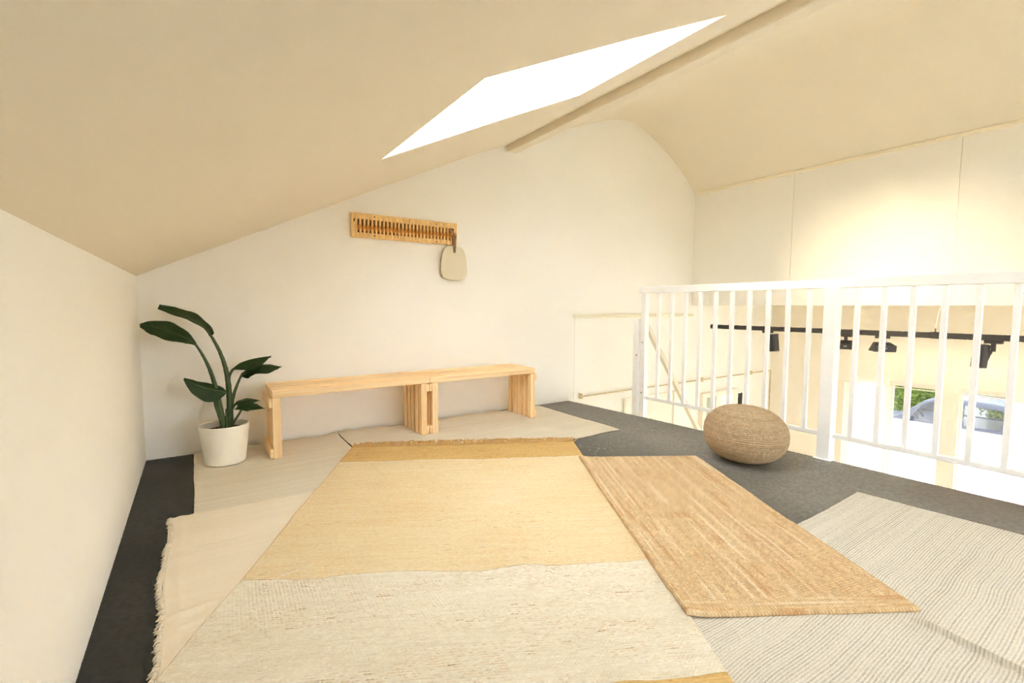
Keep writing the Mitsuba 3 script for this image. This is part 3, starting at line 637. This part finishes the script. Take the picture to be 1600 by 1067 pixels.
stem([(0.425, -.27, .19), (0.434, -.26, .329), (0.460, -.25, .426), (0.500, -.24, .515)], .014, .006)
leaf([(0.492, -.24, .508), (0.525, -.24, .533), (0.575, -.24, .552), (0.635, -.24, .553), (0.712, -.24, .540)], 0.080, (0.0, -.80, -.68), (0, .85, .12), curl=-.1, peak=.55, seed=7)
leaf([(0.492, -.243, .500), (0.520, -.25, .512), (0.545, -.257, .516), (0.572, -.262, .506)], 0.040, (0.0, -.80, -.75), (0, .8, .2), curl=-.1, seed=17)
stem([(0.388, -.32, .19), (0.365, -.322, .30), (0.350, -.325, .375), (0.352, -.33, .415)], .012, .006)
leaf([(0.408, -.335, .418), (0.365, -.338, .437), (0.320, -.34, .452), (0.265, -.345, .480), (0.212, -.35, .520)], 0.074, (0.0, -.55, -.95), (0.0, .6, .30), curl=-.1, peak=.40, seed=9)
stem([(0.42, -.30, .19), (0.425, -.30, .29), (0.455, -.30, .343)], .012, .005)
leaf([(0.440, -.30, .337), (0.475, -.30, .353), (0.515, -.30, .358), (0.550, -.30, .356), (0.582, -.30, .347)], 0.044, (0, -.80, -.55), (0, .85, .2), curl=-.1, seed=11)
stem([(0.43, -.31, .19), (0.450, -.315, .256), (0.478, -.32, .305), (0.482, -.32, .325)], .010, .0045)
leaf([(0.447, -.32, .312), (0.482, -.32, .336), (0.525, -.32, .340), (0.562, -.32, .325), (0.602, -.32, .302)], 0.060, (0, -.80, -.72), (0, .85, .2), curl=-.1, seed=13)
for (x, y, h_, r) in ((0.40, -.315, .13, .011), (0.43, -.30, .10, .010), (0.412, -.275, .16, .012)): stem([(x, y, .19), (x + .004, y, .19 + h_ * .6), (x + .002, y, .19 + h_)], r, r * .35, name='sheath')
tag(pl, 'dark green large-leaved plant in a white pot in the back left corner', 'potted plant')

# ------------------------------------------------------------------ track lighting under the bulkhead
tr = 'lighting_track'
XT, ZT = 5.10, 0.705
obj('track', box((XT - .018, YR + .2, ZT - .022), (XT + .018, -0.33, ZT + .022), 0.003), 'black_metal', tr)
for y in (-0.6, -2.27, -4.1): obj('suspension_rod', tube([[XT, y, ZT + .04], [XT + .01, y, .80], [XT + .06, y, 0.90], [XT + .13, y, .95]], 0.0022, 6), 'stair_paint', tr)
obj('stub', tube([[XT, -2.27, ZT + .02], [XT, -2.27, ZT + .035], [XT, -2.27, ZT + .055]], 0.0035, 6), 'black_metal', tr)
obj('joint_cover', box((XT - .021, -2.32, ZT - .024), (XT + .021, -2.24, ZT + .026), 0.002), 'black_metal', tr)
tag(tr, 'long black ceiling lighting track running behind the railing', 'lighting track')
def can_lamp(y, tilt, label, lean):
    k = free('cylinder_spotlight'); base = np.array([XT, y, ZT - .022])
    obj('adapter', box(base + [-.014, -.05, -.022], base + [.014, .05, 0], .002), 'black_metal', k)
    s = lean
    obj('arm', cat(box(base + [-.006, -.014, -.08], base + [.006, .014, -.02], .002), tf(box((-.006, -.012, -.075), (.006, .012, 0.0), .002), rot([1, 0, 0], 18 * s), base + [0, s * .01, -.07])), 'black_metal', k)
    R_ = rot([1, 0, 0], tilt); c = base + [0, s * .065, -.115]
    obj('housing', tf(lathe([(.001, .085), (.04, .085), (.045, .080), (.045, -.085), (.041, -.088), (.040, -.06), (.001, -.055)], 40), R_, c), 'black_metal', k, smooth=35)
    key = obj('lens', tf(lathe([(.0395, -.070), (.001, -.068)], 32), R_, c), 'lamp_reflector', k)
    scene[key]['emitter'] = {'type': 'area', 'radiance': rgb((0.35, 0.30, 0.22))}
    tag(k, label, 'spotlight', 'cylinder spotlights on the track')
can_lamp(-0.965, -6, 'black cylinder spotlight at the left on the track, nearest the back wall', -1)
can_lamp(-2.60, 4, 'black cylinder spotlight at the right on the track, above the parked car', 1)
def flood_lamp(y, yaw, label):
    k = free('box_floodlight'); base = np.array([XT, y, ZT - .022])
    obj('adapter', box(base + [-.014, -.05, -.022], base + [.014, .05, 0], .002), 'black_metal', k)
    obj('arm', box(base + [-.008, -.012, -.055], base + [.008, .012, -.02], .002), 'black_metal', k)
    c = base + [0.0, 0, -.055]
    lo_, hi_ = 0.085, 0.065
    P = np.array([[-lo_ * .9, -.075, -.075], [lo_ * .9, -.075, -.075], [lo_ * .9, .075, -.075], [-lo_ * .9, .075, -.075], [-lo_ * .9, -.078, -.025], [-lo_ * .9, .078, -.025], [lo_ * .5, -.05, 0], [lo_ * .5, .05, 0], [-lo_ * .2, -.05, 0.002], [-lo_ * .2, .05, 0.002]])
    obj('housing', tf(trimesh.convex.convex_hull(P), rot([0, 0, 1], yaw), c), 'black_metal', k)
    obj('badge', tf(box((-lo_ * .9 - .002, -.012, -.05), (-lo_ * .9, .012, -.043)), rot([0, 0, 1], yaw), c), 'silver', k)
    tag(k, label, 'floodlight', 'box floodlights on the track')
flood_lamp(-1.66, 20, 'black box floodlight right beside the thick railing post')
flood_lamp(-1.93, 35, 'black box floodlight in the middle of the track, second from the thick post')

# hanging plant whose leaf tip reaches into the frame at the right edge
hp = 'hanging_plant'
hc = np.array([4.2, -3.12, 0.72])
obj('pot', lathe([(.001, -.16), (.07, -.16), (.075, -.155), (.09, 0), (.085, 0), (.08, -.04), (.001, -.04)], 40, hc), 'pot_ceramic', hp, smooth=35)
for a_ in range(3): obj('cord', tube([hc + [.085 * math.cos(a_ * 2.1), .085 * math.sin(a_ * 2.1), 0], hc + [.04 * math.cos(a_ * 2.1), .04 * math.sin(a_ * 2.1), .5], hc + [0, 0, ceil_z(4.2) - .72]], .002, 5), 'pipe_paint', hp)
for (dx, dy, dz) in ((0.0, .255, .062), (.2, .10, .05), (-.2, -.08, .06), (.12, -.2, .1), (-.14, -.18, .02)):
    e = hc + [dx, dy, dz]; leaf([hc + [0, 0, -.04], hc + [dx * .3, dy * .3, .09], hc + [dx * .7, dy * .7, dz + .035], e], 0.018, (dy, -dx, 0.0) / np.hypot(dx, dy), (-dy, dx, 0.0) / np.hypot(dx, dy), mtl='bright_leaf', parent=hp, peak=.55)
tag(hp, 'bright green leaf tip of a hanging plant at the right edge of the photo', 'plant')

# ------------------------------------------------------------------ outdoors: street, car, trees
obj('street', box((XS + .16, -40, ZL - .25), (60, 40, ZL - .03)), 'asphalt', kind='structure')
car = 'parked_car'
CX0, CX1 = 13.5, 15.15
def loft(secs, n=None):
    V = np.vstack(secs); k = len(secs[0]); F = []
    for i in range(len(secs) - 1):
        for j in range(k):
            a_, b_ = i * k + j, i * k + (j + 1) % k; F += [[a_, b_, b_ + k], [a_, b_ + k, a_ + k]]
    m_ = M(V, F); c0, c1 = len(V), len(V) + 1
    m_ = M(np.vstack([V, secs[0].mean(0), secs[-1].mean(0)]), np.vstack([F, [[c0, (j + 1) % k, j] for j in range(k)], [[c1, (len(secs) - 1) * k + j, (len(secs) - 1) * k + (j + 1) % k] for j in range(k)]]))
    m_.fix_normals(); return m_
def ring(y, hw, z0, z1, top=0.93, r=0.08):
    c = (CX0 + CX1) / 2
    pts = [(-hw + r, z0), (hw - r, z0), (hw, z0 + r), (hw, (z0 + z1) / 2), (hw * .985, z1 - r), (hw * top, z1), (-hw * top, z1), (-hw * .985, z1 - r), (-hw, (z0 + z1) / 2), (-hw, z0 + r)]
    return np.array([[c + a_, y, b_] for a_, b_ in pts])
G = ZL - .03
lower = [(1.55, .55, .32, .62), (1.45, .70, .25, .72), (1.1, .79, .22, .80), (.5, .82, .20, .90), (.2, .825, .20, .95), (-1.2, .825, .20, .96), (-1.8, .80, .22, .95), (-2.05, .74, .28, .90), (-2.12, .66, .35, .80)]
cb = loft([ring(y, hw, G + z0, G + z1) for y, hw, z0, z1 in lower])
def cab_ring(y, z1, d=0.0):
    c = (CX0 + CX1) / 2; side = lambda z: .775 - .24 * max(z - .90, 0) - d
    z0 = .88 - d; z1 = max(z1 - d, z0 + .05); zs = max(z1 - .06, z0 + .02)
    h = [(side(z0), z0), (side(zs), zs), (side(zs) - .05, z1 - .012), (side(zs) - .20, z1)]
    return np.array([[c + a_, y, G + b_] for a_, b_ in h] + [[c - a_, y, G + b_] for a_, b_ in h[::-1]])
CAB = [(.55, .94), (.30, 1.12), (.02, 1.38), (-.20, 1.47), (-.60, 1.505), (-1.1, 1.50), (-1.5, 1.45), (-1.85, 1.20), (-2.03, .95)]
cabm = man(loft([cab_ring(y, z) for y, z in CAB])) - man(loft([cab_ring(y - (.05 if k == 0 else -.05 if k == len(CAB) - 1 else 0), z, .05) for k, (y, z) in enumerate(CAB)]))
WIN = [[(.20, .975), (-.27, .975), (-.33, 1.40), (-.12, 1.38), (.02, 1.29)], [(-.38, .975), (-1.23, .985), (-1.30, 1.30), (-1.22, 1.38), (-.43, 1.41)], [(-1.36, .99), (-1.68, 1.0), (-1.56, 1.28), (-1.40, 1.33)]]
for wn in WIN: cabm = cabm - man(prism([(y, G + z) for y, z in wn], 3.0, YZ, (12.8, 0, 0)))
cabm = cabm - man(prism([(.46, G + .97), (.06, G + 1.36), (.0, G + 1.36), (.36, G + .97)], 1.05, YZ, (13.8, 0, 0)))
wheel_y = (0.95, -1.45)
body = man(cb) + cabm
for y in wheel_y:
    body = body - man(tf(trimesh.creation.cylinder(0.345, 3, sections=40), rot([0, 1, 0], 90), (14.3, y, G + .30)))
obj('body', body, 'car_paint', car, smooth=35)
for y in wheel_y:
    for x in (CX0 + .12, CX1 - .12):
        w_ = obj('wheel', tf(lathe([(.19, -.09), (.27, -.095), (.30, -.06), (.30, .06), (.27, .095), (.19, .09), (.19, -.09)], 40), rot([0, 1, 0], 90), (x, y, G + .30)), 'tyre', car, smooth=40)
        obj('rim', tf(lathe([(.001, -.07), (.12, -.075), (.19, -.06), (.19, .06), (.12, .075), (.001, .07)], 30), rot([0, 1, 0], 90), (x, y, G + .30)), 'silver', w_, smooth=40)
for wn in WIN:
    for sgn in (-1, 1):
        V = [((CX0 + CX1) / 2 + sgn * (.765 - .24 * (z - .90)), y, G + z) for y, z in wn]
        obj('side_window', M(V, [[0, k, k + 1] for k in range(1, len(V) - 1)]), 'window_glass', car)
obj('windscreen', M([(13.81, .44, G + .98), (14.84, .44, G + .98), (14.84, .05, G + 1.355), (13.81, .05, G + 1.355)], [[0, 1, 2], [0, 2, 3]]), 'window_glass', car)
obj('steering_wheel', tf(trimesh.creation.torus(.18, .017, 32, 10), rot([1, 0, 0], 65), (13.95, .12, G + .98)), 'tyre', car, smooth=True)
for x in (13.95, 14.7):
    obj('seat', cat(box((x - .24, -.42, G + .85), (x + .24, -.30, G + 1.16), .04), box((x - .12, -.41, G + 1.17), (x + .12, -.33, G + 1.33), .03)), 'asphalt', car)
for x in (CX0 + .04, CX1 - .04): obj('mirror', tf(trimesh.creation.icosphere(2, 1), np.diag([.09, .05, .065]), (x + (-.1 if x < 14 else .1), .18, G + 1.0)), 'car_paint', car, smooth=True)
for x in (CX0 + .3, CX1 - .3): obj('headlight', tf(trimesh.creation.icosphere(2, 1), np.diag([.15, .08, .07]), (x, 1.44, G + .62)), 'silver', car, smooth=True)
tag(car, 'dark blue car parked in the street outside the shop windows', 'car')
def shrub(x, y, h, r, seed, label):
    k = free('street_shrub'); g_ = np.random.default_rng(seed)
    obj('trunk', tube(smooth_path([(x, y, G - .05), (x + .05, y + .03, G + h * .3), (x, y, G + h * .55)], 12), np.linspace(.06, .03, 12), 8), 'bark', k, smooth=40)
    n = 9000; c = g_.normal(size=(n, 3)); c /= np.linalg.norm(c, axis=1, keepdims=True); rad = g_.random((n, 1)) ** 0.4
    lump = 0.78 + 0.4 * meshkit.noise(c * 2.2 + 5, seed)[:, None]
    c = c * rad * lump * [r, r, h * .52] + [x, y, G + h * .5]; c[:, 2] = np.maximum(c[:, 2], G + .03 + .1 * g_.random(n))
    a_ = g_.normal(size=(n, 3)); a_ /= np.linalg.norm(a_, axis=1, keepdims=True); b_ = np.cross(a_, g_.normal(size=(n, 3))); b_ /= np.linalg.norm(b_, axis=1, keepdims=True)
    l, w_ = .075, .035
    V = np.stack([c - a_ * l, c + b_ * w_, c + a_ * l, c - b_ * w_], 1).reshape(-1, 3); F = np.arange(n)[:, None] * 4 + np.array([0, 1, 2, 3])
    obj('foliage', (V, F), 'tree_leaf', k, kind='stuff'); tag(k, label, 'shrub', 'shrubs across the street')
shrub(18.2, 1.65, 2.2, .95, 1, 'light green leafy shrub seen above the car bonnet')
shrub(18.4, -.85, 2.4, .95, 2, 'green leafy shrub seen above the car roof in the right shop window')
